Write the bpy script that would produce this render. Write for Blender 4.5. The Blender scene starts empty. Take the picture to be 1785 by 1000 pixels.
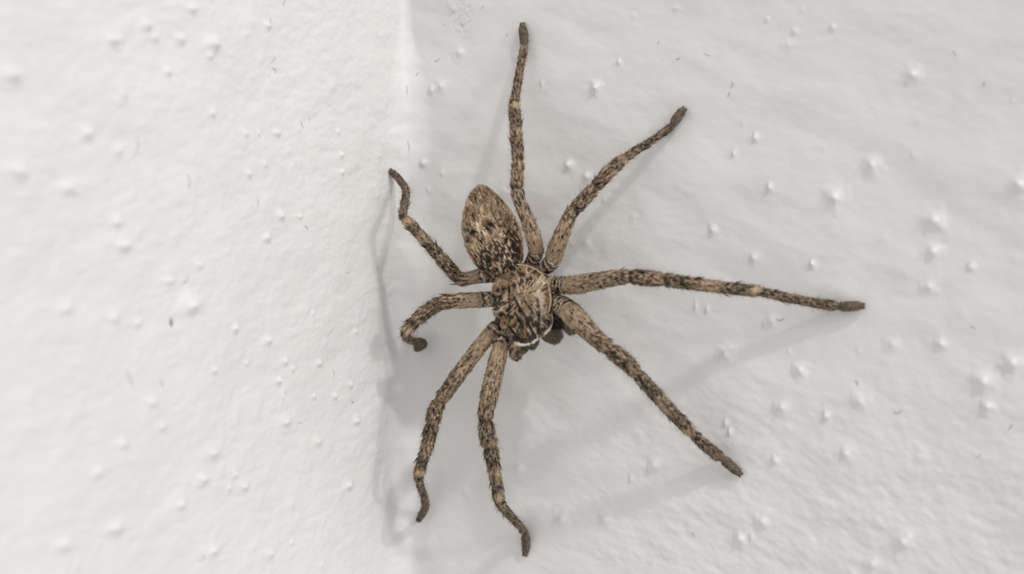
import bpy, math, random
import numpy as np
from mathutils import Vector

rng = np.random.default_rng(11)
random.seed(11)
C = bpy.context.scene.collection
# ---------------------------------------------------------------- units
U = 1e-4                 # one photo pixel at the depth of the corner, in metres
D0 = 0.27                # camera to corner
FPX = D0 / U             # focal length in pixels (1785 wide)
CAMY = -D0

# ---------------------------------------------------------------- camera
cd = bpy.data.cameras.new('camera')
cam = bpy.data.objects.new('camera', cd); C.objects.link(cam)
cam.location = (0, CAMY, 0); cam.rotation_euler = (math.pi / 2, 0, 0)
cd.sensor_width = 36; cd.lens = FPX / 1785 * 36
cd.clip_start = 0.005; cd.clip_end = 20
cd.dof.use_dof = True; cd.dof.focus_distance = 0.2545; cd.dof.aperture_fstop = 15
bpy.context.scene.camera = cam

# ---------------------------------------------------------------- light
LD = np.array([-0.37, 0.55, -0.75]); LD /= np.linalg.norm(LD)     # travel direction of the lamp light
w = bpy.data.worlds.new('room_light'); bpy.context.scene.world = w
w.use_nodes = True
bg = w.node_tree.nodes['Background']
bg.inputs[0].default_value = (1.0, 0.99, 0.98, 1); bg.inputs[1].default_value = 0.655
sl = bpy.data.lights.new('ceiling_lamp_light', 'SUN')
so = bpy.data.objects.new('ceiling_lamp_light', sl); C.objects.link(so)
so.location = tuple(-LD * 0.5)
so.rotation_euler = Vector(tuple(LD)).to_track_quat('-Z', 'Y').to_euler()
sl.energy = 0.86; sl.angle = math.radians(3.0); sl.color = (1.0, 0.988, 0.972)
LD2 = np.array([-0.66, 0.56, -0.40])                              # a second, lower lamp further to the right
s2 = bpy.data.lights.new('wall_lamp_light', 'SUN')
so2 = bpy.data.objects.new('wall_lamp_light', s2); C.objects.link(so2)
so2.location = tuple(-LD2 * 0.5)
so2.rotation_euler = Vector(tuple(LD2)).to_track_quat('-Z', 'Y').to_euler()
s2.energy = 0.42; s2.angle = math.radians(3.5); s2.color = (1.0, 0.988, 0.972)
al = bpy.data.lights.new('side_fill_light', 'AREA')  # soft fill added from the right to brighten the left wall
ao = bpy.data.objects.new('side_fill_light', al); C.objects.link(ao)
ao.location = (1.1, -0.78, 0.6)
ao.rotation_euler = (Vector((0, 0, 0)) - ao.location).to_track_quat('-Z', 'Y').to_euler()
al.shape = 'RECTANGLE'; al.size = 0.9; al.size_y = 0.9; al.energy = 4.3; al.color = (1.0, 0.99, 0.98)
vs = bpy.context.scene.view_settings
vs.view_transform = 'Standard'; vs.look = 'None'; vs.exposure = 0.0; vs.gamma = 1; vs.use_curve_mapping = False

# ---------------------------------------------------------------- room geometry
AR = math.radians(25); ALF = math.radians(65)
CORNER = np.array([-0.0190, 0.0, 0.0])
dR = np.array([math.cos(AR), -math.sin(AR), 0]); nR = np.array([-math.sin(AR), -math.cos(AR), 0])
dL = np.array([-math.cos(ALF), -math.sin(ALF), 0]); nL = np.array([math.sin(ALF), -math.cos(ALF), 0])
CAM = np.array([0, CAMY, 0.0])

def ray(px, py):
    v = np.array([(px - 892.5) / FPX, 1.0, -(py - 500.0) / FPX]); return v
def at(px, py, h, wall='R'):
    """point seen at pixel (px,py), h pixel-units above a wall"""
    n = nR if wall == 'R' else nL
    v = ray(px, py)
    t = (h * U - np.dot(CAM - CORNER, n)) / np.dot(v, n)
    return CAM + v * t
def unit_at(p): return (p[1] - CAMY) / D0 * U       # size of one photo pixel at p
def wall_sz(px, py, wall):
    p = at(px, py, 0, wall) - CORNER
    d = dR if wall == 'R' else dL
    return np.dot(p, d) / U, p[2] / U

# smooth lattice noise in numpy
def lattice(x, y, seed):
    r = np.random.default_rng(seed); T = r.random((256, 256))
    xi = np.floor(x).astype(int); yi = np.floor(y).astype(int)
    fx = x - xi; fy = y - yi
    fx = fx * fx * fx * (fx * (fx * 6 - 15) + 10); fy = fy * fy * fy * (fy * (fy * 6 - 15) + 10)
    a = T[xi % 256, yi % 256]; b = T[(xi + 1) % 256, yi % 256]
    c = T[xi % 256, (yi + 1) % 256]; d = T[(xi + 1) % 256, (yi + 1) % 256]
    return (a * (1 - fx) + b * fx) * (1 - fy) + (c * (1 - fx) + d * fx) * fy - 0.5
def fbm(x, y, seed, octs=3, gain=.5):
    o = 0; a = 1
    for k in range(octs):
        o = o + a * lattice(x * 2 ** k + 17.3 * k, y * 2 ** k + 5.1 * k, seed + k); a *= gain
    return o

# ---------------------------------------------------------------- materials
def nodes(name):
    m = bpy.data.materials.new(name); m.use_nodes = True
    nt = m.node_tree; b = nt.nodes['Principled BSDF']; return m, nt, b
def wall_material():
    m, nt, b = nodes('painted_plaster'); N = nt.nodes; L = nt.links
    tc = N.new('ShaderNodeTexCoord')
    n1 = N.new('ShaderNodeTexNoise'); n1.inputs['Scale'].default_value = 55; n1.inputs['Detail'].default_value = 5
    cr = N.new('ShaderNodeValToRGB')
    cr.color_ramp.elements[0].position = .3; cr.color_ramp.elements[0].color = (.735, .723, .711, 1)
    cr.color_ramp.elements[1].position = .7; cr.color_ramp.elements[1].color = (.765, .753, .742, 1)
    L.new(tc.outputs['Object'], n1.inputs['Vector']); L.new(n1.outputs['Fac'], cr.inputs['Fac'])
    L.new(cr.outputs['Color'], b.inputs['Base Color'])
    n2 = N.new('ShaderNodeTexNoise'); n2.inputs['Scale'].default_value = 900; n2.inputs['Detail'].default_value = 4
    n3 = N.new('ShaderNodeTexNoise'); n3.inputs['Scale'].default_value = 2600; n3.inputs['Detail'].default_value = 2
    L.new(tc.outputs['Object'], n2.inputs['Vector']); L.new(tc.outputs['Object'], n3.inputs['Vector'])
    b1 = N.new('ShaderNodeBump'); b1.inputs['Strength'].default_value = .5; b1.inputs['Distance'].default_value = 7e-5
    b2 = N.new('ShaderNodeBump'); b2.inputs['Strength'].default_value = .5; b2.inputs['Distance'].default_value = 2e-5
    L.new(n2.outputs['Fac'], b1.inputs['Height']); L.new(n3.outputs['Fac'], b2.inputs['Height'])
    L.new(b1.outputs['Normal'], b2.inputs['Normal']); L.new(b2.outputs['Normal'], b.inputs['Normal'])
    b.inputs['Roughness'].default_value = .42
    b.inputs['Specular IOR Level'].default_value = .35
    return m
M_WALL = wall_material()

# ---------------------------------------------------------------- mesh helpers
def mesh_np(name, verts, faces, mat, parent=None, smooth=True):
    verts = np.asarray(verts, dtype=np.float32); faces = np.asarray(faces, dtype=np.int32)
    me = bpy.data.meshes.new(name)
    k = faces.shape[1]
    me.vertices.add(len(verts)); me.vertices.foreach_set('co', verts.ravel())
    me.loops.add(faces.size); me.loops.foreach_set('vertex_index', faces.ravel())
    me.polygons.add(len(faces)); me.polygons.foreach_set('loop_start', np.arange(len(faces), dtype=np.int32) * k)
    me.update(calc_edges=True)
    if smooth: me.polygons.foreach_set('use_smooth', np.ones(len(faces), dtype=bool))
    me.validate(); me.update()
    if mat: me.materials.append(mat)
    o = bpy.data.objects.new(name, me); C.objects.link(o)
    if parent: o.parent = parent
    return o

# ---------------------------------------------------------------- walls
RF0 = 16.0           # fillet radius of the corner, in pixel units
def axis_samples(a, b, step, lo, hi):
    core = np.arange(a, b, step)
    left = a - np.cumsum(np.linspace(step, 60, 24)); left = left[left > lo][::-1]
    right = core[-1] + np.cumsum(np.linspace(step, 60, 24)); right = right[right < hi]
    return np.concatenate([left, core, right])

# measured bumps: photo pixel, radius, height
BR = [(1455, 345, 15, 6), (1452, 352, 5, 3), (1520, 288, 13, 6), (1590, 130, 12, 5), (1628, 385, 17, 6), (1627, 440, 14, 6), (1638, 383, 5, 3), (1776, 322, 15, 6),
      (1415, 460, 7, 4), (1412, 455, 3, 3), (1243, 402, 8, 4), (1315, 240, 7, 4), (1276, 267, 6, 4), (1342, 328, 7, 4), (1314, 450, 8, 3),
      (1040, 154, 9, 6), (990, 288, 8, 5), (942, 145, 5, 3), (1078, 108, 5, 3), (1023, 308, 8, 4), (1210, 535, 6, 3), (1440, 725, 8, 5),
      (1140, 812, 10, 5), (1128, 818, 6, 4), (1290, 938, 10, 6), (1305, 935, 6, 4), (1265, 618, 12, 5), (1475, 790, 9, 4), (1352, 802, 9, 4),
      (1395, 645, 11, 5), (1365, 710, 12, 5), (1715, 665, 16, 7), (1765, 633, 15, 7), (1640, 600, 10, 4), (1720, 708, 10, 6), (1345, 560, 9, 4), (1330, 565, 6, 3),
      (1330, 908, 12, 4), (1100, 835, 7, 3), (1262, 736, 6, 4), (1270, 752, 6, 4), (1230, 540, 6, 3), (1451, 48, 5, 3), (1337, 34, 4, 2), (1385, 55, 6, 2),
      (1575, 945, 14, 6), (1520, 985, 12, 4), (1620, 500, 12, 4), (1692, 465, 8, 3), (1055, 905, 10, 3), (905, 815, 14, 4), (980, 905, 12, 4), (1555, 600, 12, 3), (1500, 700, 12, 3),
      (740, 285, 7, 4), (700, 130, 13, 6), (690, 142, 8, 4), (754, 158, 7, 3), (770, 150, 9, 3), (694, 418, 5, 4), (745, 330, 5, 2), (800, 92, 9, 3), (790, 18, 5, 2)]
BL = [(254, 44, 8, 7), (195, 70, 10, 8), (315, 68, 8, 6), (335, 16, 7, 6), (371, 78, 10, 9), (366, 98, 5, 4), (270, 66, 7, 5), (466, 45, 5, 5), (292, 125, 6, 5),
      (22, 132, 14, 6), (213, 165, 9, 4), (151, 233, 9, 5), (372, 198, 5, 5), (208, 262, 7, 4), (30, 300, 12, 5), (120, 328, 11, 5), (203, 388, 9, 6), (216, 428, 10, 7),
      (435, 302, 5, 5), (464, 287, 4, 4), (485, 232, 6, 5), (490, 376, 6, 6), (464, 414, 6, 5), (573, 420, 3, 4), (398, 455, 3, 3), (417, 472, 3, 4), (350, 463, 5, 4),
      (294, 490, 11, 5), (596, 270, 4, 5), (598, 300, 4, 4), (524, 377, 4, 4), (430, 233, 5, 4), (453, 232, 4, 3), (332, 532, 15, 9), (408, 572, 6, 7), (465, 592, 6, 6),
      (373, 645, 5, 5), (430, 633, 4, 4), (486, 663, 5, 6), (495, 630, 5, 4), (510, 642, 4, 4), (494, 690, 4, 4), (547, 690, 5, 4), (556, 632, 6, 5), (620, 733, 6, 6),
      (583, 690, 5, 5), (497, 735, 10, 6), (553, 770, 7, 5), (352, 835, 9, 7), (410, 827, 5, 4), (400, 850, 5, 4), (424, 848, 8, 6), (314, 880, 8, 4), (370, 958, 10, 6),
      (265, 700, 8, 4), (283, 743, 8, 4), (215, 775, 7, 4), (240, 563, 7, 4), (115, 538, 10, 5), (198, 555, 8, 4), (170, 822, 12, 4), (200, 920, 14, 6), (110, 950, 12, 5),
      (607, 845, 7, 6), (610, 670, 5, 5), (622, 578, 4, 4), (545, 545, 4, 3), (510, 945, 5, 3), (470, 965, 6, 5), (560, 985, 5, 3), (370, 790, 10, 6), (590, 230, 4, 3)]

def build_wall(name, wall, smax, bumps, seed, nrand):
    d, n = (dR, nR) if wall == 'R' else (dL, nL)
    core = smax
    step = 2.4 if wall == 'R' else 2.6
    fine = np.arange(0, 70, 1.5)
    s = np.concatenate([fine, np.arange(fine[-1] + step, core, step)])
    ext = s[-1] + np.cumsum(np.linspace(step, 70, 22)); s = np.concatenate([s, ext])
    z = axis_samples(-515, 515, 2.4, -1250, 1250)
    S, Z = np.meshgrid(s, z, indexing='ij')
    tz = np.clip((470 - z) / 170, 0, 1); tz = tz * tz * (3 - 2 * tz)
    RF = RF0 + 42 * tz + 9 * fbm(z / 90, z * 0 + 1.7, 61, 3) + 14 * np.clip((-z - 100) / 400, 0, 1); RF = np.maximum(RF, 6)[None, :]
    S0 = RF * (1 - 1 / math.sqrt(2)); S = S + S0
    H = np.where(S < RF, RF - np.sqrt(np.maximum(RF * RF - (RF - S) ** 2, 0)), 0.0)
    G = np.zeros_like(S)
    G += (5.5 if wall == 'R' else 3.5) * fbm((S + .5 * Z) / 130, Z / 85, seed, 2)
    G += 1.25 * fbm((S + .4 * Z) / 42, Z / 28, seed + 10, 3)
    if wall == 'R':     # roller stipple, stronger to the lower right, brushed diagonally
        a = math.radians(-25)
        P = S * math.cos(a) + Z * math.sin(a); Q = -S * math.sin(a) + Z * math.cos(a)
        msk = np.clip((-Z - 40) / 260, 0.12, 1) * np.clip(S / 500, .3, 1)
        G += 1.6 * msk * fbm(P / 20, Q / 11, seed + 20, 2)
        G += .35 * msk * fbm(P / 5, Q / 3.5, seed + 30, 2)
    else:
        G += 1.15 * fbm(S / 24 + Z / 50, Z / 12, seed + 20, 3)
        G += .55 * fbm(S / 7, Z / 4.5, seed + 30, 2)
    r = np.random.default_rng(seed + 3)
    B = []
    for (px, py, rad, hh) in bumps:
        bs, bz = wall_sz(px, py, wall); sc = (at(px, py, 0, wall)[1] - CAMY) / D0
        kx = 1.0 if wall == 'R' else 1.7
        B.append((bs, bz, rad * sc * 1.0, rad * sc * kx, hh * (1.75 if wall == 'R' else 1.4)))
    for _ in range(nrand):
        q = r.random()
        rad = 2.2 + 6 * q ** 3
        B.append((r.uniform(30, smax + 60), r.uniform(-530, 530), rad, rad * 1.1, (.9 + 1.6 * q) * r.uniform(.5, 1)))
    for _ in range(nrand // 2):
        B.append((r.uniform(30, smax + 100), r.uniform(-700, 700), *([r.uniform(10, 24)] * 2), r.uniform(.6, 2.0)))
    for (bs, bz, rz, rs, hh) in B:
        R = 3.2 * max(rz, rs)
        i0, i1 = np.searchsorted(s, [bs - R, bs + R]); j0, j1 = np.searchsorted(z, [bz - R, bz + R])
        if i1 <= i0 or j1 <= j0: continue
        a = S[i0:i1, j0:j1] - bs; b = Z[i0:i1, j0:j1] - bz
        ww = 1 + .9 * lattice(a / (.7 * rs + 1) + bs, b / (.7 * rz + 1) + bz, 5)
        q = (a / rs) ** 2 + (b / rz) ** 2
        q = q * ww
        G[i0:i1, j0:j1] += hh * (.62 * np.exp(-q * .9) + .38 * np.exp(-q * 7))
    if wall == 'R':     # narrow strip of pin holes in the paint beside the corner
        for _ in range(330):
            pxx = 800 + r.normal(0, 12); pyy = r.uniform(0, 470)
            if lattice(np.array([pyy / 40.]), np.array([2.2]), 4)[0] < -.12: continue
            bs, bz = wall_sz(pxx, pyy, 'R'); rad = r.uniform(1.3, 2.3)
            i0, i1 = np.searchsorted(s, [bs - 8, bs + 8]); j0, j1 = np.searchsorted(z, [bz - 8, bz + 8])
            a = S[i0:i1, j0:j1] - bs; b = Z[i0:i1, j0:j1] - bz
            G[i0:i1, j0:j1] -= 1.5 * np.exp(-(a * a + b * b) / (rad * rad))
    fade = np.clip((S - S0) / 14, 0, 1); fade = fade * fade * (3 - 2 * fade)
    wob = (5 * fbm(Z / 210, Z * 0 + 3.3, 77, 2) + 2.5 * fbm(Z / 34, Z * 0 + 9.3, 78, 2)) * np.exp(-(S - S0) / 45)
    bis = (nR + nL); bis = bis / np.linalg.norm(bis)
    P = CORNER + (S[..., None] * d + (H + G * fade)[..., None] * n + wob[..., None] * bis) * U
    P = P + np.array([0, 0, 1.0]) * Z[..., None] * U
    ns, nz = S.shape
    idx = np.arange(ns * nz).reshape(ns, nz)
    q = np.stack([idx[:-1, :-1], idx[1:, :-1], idx[1:, 1:], idx[:-1, 1:]], -1).reshape(-1, 4)
    if wall == 'R': q = q[:, ::-1]; q = q[:, ::-1]
    V = P.reshape(-1, 3)
    # the wall's own thickness: a back face and its edges
    c = [idx[0, 0], idx[-1, 0], idx[-1, -1], idx[0, -1]]
    back = V[c] - n * 0.03
    nv = len(V)
    V = np.vstack([V, back])
    extra = []
    for a, b, e0, e1 in ((idx[0, 0], idx[-1, 0], 0, 1), (idx[-1, 0], idx[-1, -1], 1, 2), (idx[-1, -1], idx[0, -1], 2, 3)):
        extra.append((a, nv + e0, nv + e1, b))
    extra.append((nv, nv + 3, nv + 2, nv + 1))
    F = np.vstack([q, np.array(extra)])
    if wall == 'R': F = F[:, ::-1]
    # orient front towards the room
    f = F[len(q) // 2]; nn = np.cross(V[f[1]] - V[f[0]], V[f[2]] - V[f[0]])
    if np.dot(nn, n) < 0: F = F[:, ::-1]
    o = mesh_np(name, V, F, M_WALL)
    o['kind'] = 'structure'
    return o, (s, z, P)
wall_right, GR = build_wall('wall_right', 'R', 1110, BR, 100, 130)
wall_right['label'] = 'pale grey painted wall with small pimples, right of the corner'
wall_left, GL = build_wall('wall_left', 'L', 1010, BL, 200, 300)
wall_left['label'] = 'brighter white painted wall with rough bumps, left of the corner'
def on_wall(px, py, wall, lift=0.0):
    s, z, P = GR if wall == 'R' else GL
    a, b = wall_sz(px, py, wall)
    i = min(max(np.searchsorted(s, a), 0), len(s) - 1); j = min(max(np.searchsorted(z, b), 0), len(z) - 1)
    n = nR if wall == 'R' else nL
    return P[i, j] + n * lift * U

# ================================================================ the spider
spider = bpy.data.objects.new('spider', None); C.objects.link(spider)
spider.empty_display_size = 0.02
spider['label'] = 'large mottled brown huntsman spider spread across the corner of white walls'
spider['category'] = 'spider'
SP0 = at(905, 530, 0, 'R'); spider.location = tuple(SP0)

# leg centre lines: (px, py, height above wall, width in px); the letter names the wall the height is taken from
LEGS = {
 'rear_right': dict(n=[(918, 470, 78, 22), (928, 455, 80, 25), (935, 438, 92, 27), (930, 412, 108, 29), (917, 376, 118, 25), (905, 348, 116, 21),
        (901, 330, 112, 21), (902, 300, 104, 21), (903, 282, 98, 20), (900, 235, 76, 21), (897, 195, 55, 20), (896, 181, 49, 19), (899, 165, 43, 15), (906, 122, 27, 14),
        (913, 88, 13, 14), (914, 80, 11, 13), (913, 62, 8, 17), (911, 50, 7, 15), (911, 41, 5, 8)], j=[3, 6, 8, 11, 15]),
 'mid_right_upper': dict(n=[(938, 478, 78, 24), (950, 468, 80, 26), (962, 455, 92, 29), (972, 428, 108, 32), (983, 400, 116, 28), (992, 378, 116, 22),
        (1002, 364, 112, 23), (1022, 343, 102, 23), (1036, 327, 95, 21), (1062, 299, 78, 22), (1082, 281, 60, 20), (1090, 275, 54, 17), (1108, 263, 44, 15), (1140, 243, 27, 14),
        (1166, 224, 13, 14), (1171, 219, 11, 13), (1180, 206, 9, 17), (1188, 195, 7, 16), (1193, 189, 5, 9)], j=[3, 6, 8, 11, 15]),
 'mid_right_lower': dict(n=[(955, 494, 78, 28), (972, 496, 82, 29), (988, 497, 94, 32), (1015, 494, 108, 34), (1055, 487, 118, 30), (1088, 482, 116, 24),
        (1098, 482, 114, 25), (1130, 485, 106, 27), (1155, 487, 98, 23), (1200, 493, 86, 22), (1260, 501, 66, 20), (1312, 506, 48, 21), (1325, 508, 44, 17), (1360, 516, 34, 17), (1410, 526, 21, 17),
        (1450, 532, 12, 19), (1459, 534, 11, 14), (1475, 534, 10, 18), (1494, 533, 8, 17), (1506, 533, 6, 8)], j=[3, 6, 8, 12, 16]),
 'front_right': dict(n=[(955, 525, 76, 28), (972, 527, 88, 31), (990, 540, 104, 40), (1008, 558, 114, 40), (1032, 583, 114, 33), (1055, 602, 108, 26),
        (1062, 608, 106, 27), (1090, 630, 98, 29), (1110, 651, 90, 22), (1140, 684, 74, 24), (1175, 722, 55, 22), (1198, 746, 42, 21), (1206, 754, 38, 18), (1228, 775, 26, 21), (1248, 791, 16, 21),
        (1258, 798, 12, 15), (1268, 806, 10, 18), (1281, 818, 8, 17), (1291, 827, 6, 8)], j=[3, 6, 8, 12, 15]),
 'rear_left': dict(n=[(872, 484, 78, 22), (858, 480, 84, 26), (840, 480, 92, 27), (824, 483, 98, 25), (808, 487, 102, 23), (798, 484, 102, 22),
        (786, 470, 106, 23), (766, 447, 112, 22), (745, 423, 117, 19), (722, 398, 121, 18), (706, 382, 122, 17), (702, 375, 120, 15), (705, 355, 100, 14), (708, 338, 80, 14),
        (706, 326, 64, 13), (700, 318, 56, 13), (692, 308, 50, 13), (685, 301, 49, 12), (680, 297, 49, 7)], j=[3, 5, 7, 10, 14]),
 'mid_left_upper': dict(n=[(880, 520, 78, 24), (862, 521, 84, 27), (845, 522, 94, 28), (815, 523, 106, 28), (785, 525, 112, 26), (769, 527, 112, 24),
        (758, 533, 112, 24), (740, 545, 118, 24), (725, 558, 123, 22), (712, 572, 126, 19), (706, 581, 124, 17), (709, 588, 104, 14), (716, 593, 76, 13), (724, 596, 50, 14),
        (732, 596, 32, 16), (737, 599, 24, 18), (732, 604, 20, 16), (724, 608, 19, 11)], j=[3, 5, 8, 10, 13]),
 'mid_left_lower': dict(n=[(884, 556, 76, 22), (872, 566, 82, 25), (860, 575, 92, 27), (836, 604, 106, 28), (802, 649, 116, 28), (778, 683, 116, 24),
        (768, 697, 115, 22), (758, 718, 116, 26), (754, 738, 118, 24), (745, 775, 122, 22), (735, 808, 122, 18), (729, 827, 118, 18), (731, 840, 100, 14), (738, 862, 62, 13),
        (742, 880, 32, 13), (741, 886, 24, 13), (736, 895, 20, 14), (729, 907, 17, 9)], j=[3, 6, 8, 11, 14]),
 'front_left': dict(n=[(890, 572, 78, 24), (878, 584, 84, 25), (874, 596, 92, 28), (866, 632, 106, 32), (855, 680, 116, 33), (847, 716, 116, 26),
        (846, 732, 116, 24), (849, 758, 115, 29), (855, 778, 112, 26), (860, 812, 106, 23), (867, 850, 98, 19), (870, 872, 92, 20), (875, 882, 82, 17), (889, 898, 54, 16),
        (906, 916, 26, 14), (915, 930, 11, 13), (916, 937, 8, 15), (917, 952, 6, 15), (915, 967, 4, 8)], j=[3, 6, 8, 11, 15]),
 'pedipalp_left': dict(n=[(905, 585, 84, 18), (898, 594, 88, 18), (896, 606, 84, 20), (898, 618, 76, 19), (905, 623, 70, 14)], j=[]),
 'pedipalp_right': dict(n=[(918, 588, 70, 14), (916, 600, 64, 15), (913, 608, 58, 15), (908, 614, 52, 12)], j=[]),
}
WORK = 100.0        # remesh is done in units of 1/100 px-unit -> comfortable numbers

def catmull(P, n):
    P = np.asarray(P, float); out = []
    for i in range(len(P) - 1):
        p0 = P[max(i - 1, 0)]; p1 = P[i]; p2 = P[i + 1]; p3 = P[min(i + 2, len(P) - 1)]
        for k in range(n):
            t = k / n
            out.append(.5 * ((2 * p1) + (-p0 + p2) * t + (2 * p0 - 5 * p1 + 4 * p2 - p3) * t * t + (-p0 + 3 * p1 - 3 * p2 + p3) * t ** 3))
    out.append(P[-1]); return np.array(out)

allV, allF = [], []; nv = 0
def push(V, F):
    global nv
    allV.append(np.asarray(V, float)); allF.extend([tuple(i + nv for i in f) for f in F]); nv += len(V)
def rings_to_mesh(rings, close=True):
    n = len(rings[0]); V = np.vstack(rings); F = []
    for i in range(len(rings) - 1):
        for k in range(n):
            a = i * n + k; b = i * n + (k + 1) % n
            F.append((a, b, b + n, a + n))
    c0 = len(V); V = np.vstack([V, rings[0].mean(0), rings[-1].mean(0)])
    m = (len(rings) - 1) * n
    for k in range(n):
        F.append((c0, (k + 1) % n, k)); F.append((c0 + 1, m + k, m + (k + 1) % n))
    return V, F
def sweep(P, R, nseg=18, squash=None):
    T = np.gradient(P, axis=0); T /= np.linalg.norm(T, axis=1)[:, None]
    up = np.array([0, -1.0, 0]); rings = []
    for i in range(len(P)):
        a = np.cross(T[i], up); a /= np.linalg.norm(a); b = np.cross(a, T[i])
        th = np.linspace(0, 2 * math.pi, nseg, endpoint=False)
        rings.append(P[i] + R[i] * (np.cos(th)[:, None] * a + np.sin(th)[:, None] * b))
    return rings_to_mesh(rings)

CL = []   # centre-line samples: pos, tangent, radius, leg id, arc length, total, 5 joint arcs
leg_info = {}
for li, (nm, g) in enumerate(LEGS.items()):
    P = []; R = []
    for ni, (x, y, h, wd) in enumerate(g['n']):
        kf = {'mid_right_lower': 1.28, 'front_right': 1.42, 'mid_right_upper': .8, 'rear_right': 1.15}.get(nm, 1.0)
        q = min(max((ni - 1) / 4, 0), 1); hb = wd / 2 * .9
        h = hb + (h - hb) * (1 + (kf - 1) * q) if h > hb else h
        p = at(x, y, h, 'R'); u = unit_at(p); P.append(p / U); R.append(wd / 2 * u / U * .97)
    P = np.array(P); R = np.array(R)
    PR = catmull(np.hstack([P, R[:, None]]), 6)
    PL = np.array([np.hstack([P, R[:, None]])[k // 6] * (1 - (k % 6) / 6) + np.hstack([P, R[:, None]])[min(k // 6 + 1, len(P) - 1)] * (k % 6) / 6 for k in range(len(PR))])
    PR = .45 * PR + .55 * PL
    Ps, Rs = PR[:, :3], np.maximum(PR[:, 3], 1.5)
    arc_ = np.concatenate([[0], np.cumsum(np.linalg.norm(np.diff(Ps, axis=0), axis=1))])
    if g['j']: Rs = Rs * (1 - .08 * np.clip((arc_ - arc_[g['j'][3] * 6]) / 8, 0, 1))
    for jn in g['j'][1:]:
        Rs = Rs * (1 - .2 * np.exp(-((arc_ - arc_[jn * 6] - 1) / 3.0) ** 2) + .07 * np.exp(-((arc_ - arc_[jn * 6] + 9) / 6) ** 2) + .04 * np.exp(-((arc_ - arc_[jn * 6] - 9) / 6) ** 2))
    V, F = sweep(Ps, Rs); push(V, F)
    arc = np.concatenate([[0], np.cumsum(np.linalg.norm(np.diff(Ps, axis=0), axis=1))])
    T = np.gradient(Ps, axis=0); T /= np.linalg.norm(T, axis=1)[:, None]
    jarcs = [arc[j * 6] for j in g['j']]
    leg_info[li] = dict(name=nm, P=Ps, R=Rs, T=T, arc=arc, j=jarcs)
    for i in range(len(Ps)): CL.append((*Ps[i], *T[i], Rs[i], li, arc[i]))
CL = np.array(CL)

def blob_rows(rows, hc, th, nseg=28, top=1.0):
    """rows (y, centre x, half width); hc(y)=height of centre, th(y)=half thickness"""
    rows = np.array(rows, float); ys = np.linspace(rows[0, 0], rows[-1, 0], 40)
    cx = np.interp(ys, rows[:, 0], rows[:, 1]); hw = np.interp(ys, rows[:, 0], rows[:, 2])
    k = np.array([.25, .5, .25]); cx[1:-1] = np.convolve(cx, k, 'valid'); hw[1:-1] = np.convolve(hw, k, 'valid')
    rings = []
    for y, x, w_ in zip(ys, cx, hw):
        c = at(x, y, hc(y), 'R'); u = unit_at(c); a = np.array([1, 0, 0.]); b = np.array([0, -1.0, 0])
        ths = np.linspace(0, 2 * math.pi, nseg, endpoint=False)
        t = th(y, w_)
        rings.append(c / U + (np.cos(ths)[:, None] * a * w_ + np.sin(ths)[:, None] * b * t) * (u / U))
    return rings_to_mesh(rings)
AB = [(323, 838, 4), (327, 840, 13), (340, 842.5, 25.5), (350, 845, 32), (360, 848, 38), (378, 852, 45.5), (396, 856, 51.5), (412, 859, 52), (428, 861, 50.5), (440, 863.5, 48),
      (450, 866, 45.5), (465, 868, 37.5), (475, 867, 27), (482, 864, 15), (485, 862, 8)]
CA = [(459, 909, 10), (463, 908, 20), (470, 909, 29), (480, 909, 40), (495, 909, 49), (510, 909, 53.5), (530, 910, 53), (545, 910, 51), (560, 915, 48.5), (575, 917, 41),
      (590, 917, 26), (598, 915, 17), (603, 913, 7)]
V, F = blob_rows(AB, lambda y: 94 + 14 * np.clip((y - 400) / 80, 0, 1) + 6 * math.sin((y - 323) / 162 * math.pi), lambda y, w_: w_ * .80 + 2); push(V, F)
V, F = blob_rows(CA, lambda y: 92, lambda y, w_: w_ * .62 + 5); push(V, F)
# higher dome of the carapace, set towards the right, and the pedicel under the abdomen
DM = [(466, 912, 10), (474, 915, 24), (486, 920, 33), (505, 924, 37), (525, 926, 36), (545, 928, 33), (562, 930, 29), (576, 930, 22), (588, 928, 12)]
V, F = blob_rows(DM, lambda y: 108, lambda y, w_: w_ * .75 + 2); push(V, F)
pc = np.array([at(x, y, h) / U for x, y, h in ((872, 470, 84), (884, 478, 84), (896, 486, 86))]); V, F = sweep(pc, np.array([12, 11, 14.])); push(V, F)
# chelicerae and mouth parts under the front edge
for pts, rr in ((((925, 580, 84), (928, 592, 74), (926, 603, 62)), (12, 12, 8)), (((948, 568, 84), (958, 578, 72), (966, 584, 60), (964, 592, 50)), (15, 17, 15, 8)),
                (((990, 558, 92), (999, 569, 88), (1004, 577, 84)), (15, 15, 11)), (((960, 540, 74), (972, 556, 66), (975, 570, 58)), (11, 13, 8))):
    pc = catmull(np.array([at(*p) / U for p in pts]), 4); V, F = sweep(pc, np.interp(np.linspace(0, 1, len(pc)), np.linspace(0, 1, len(rr)), rr)); push(V, F)

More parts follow.
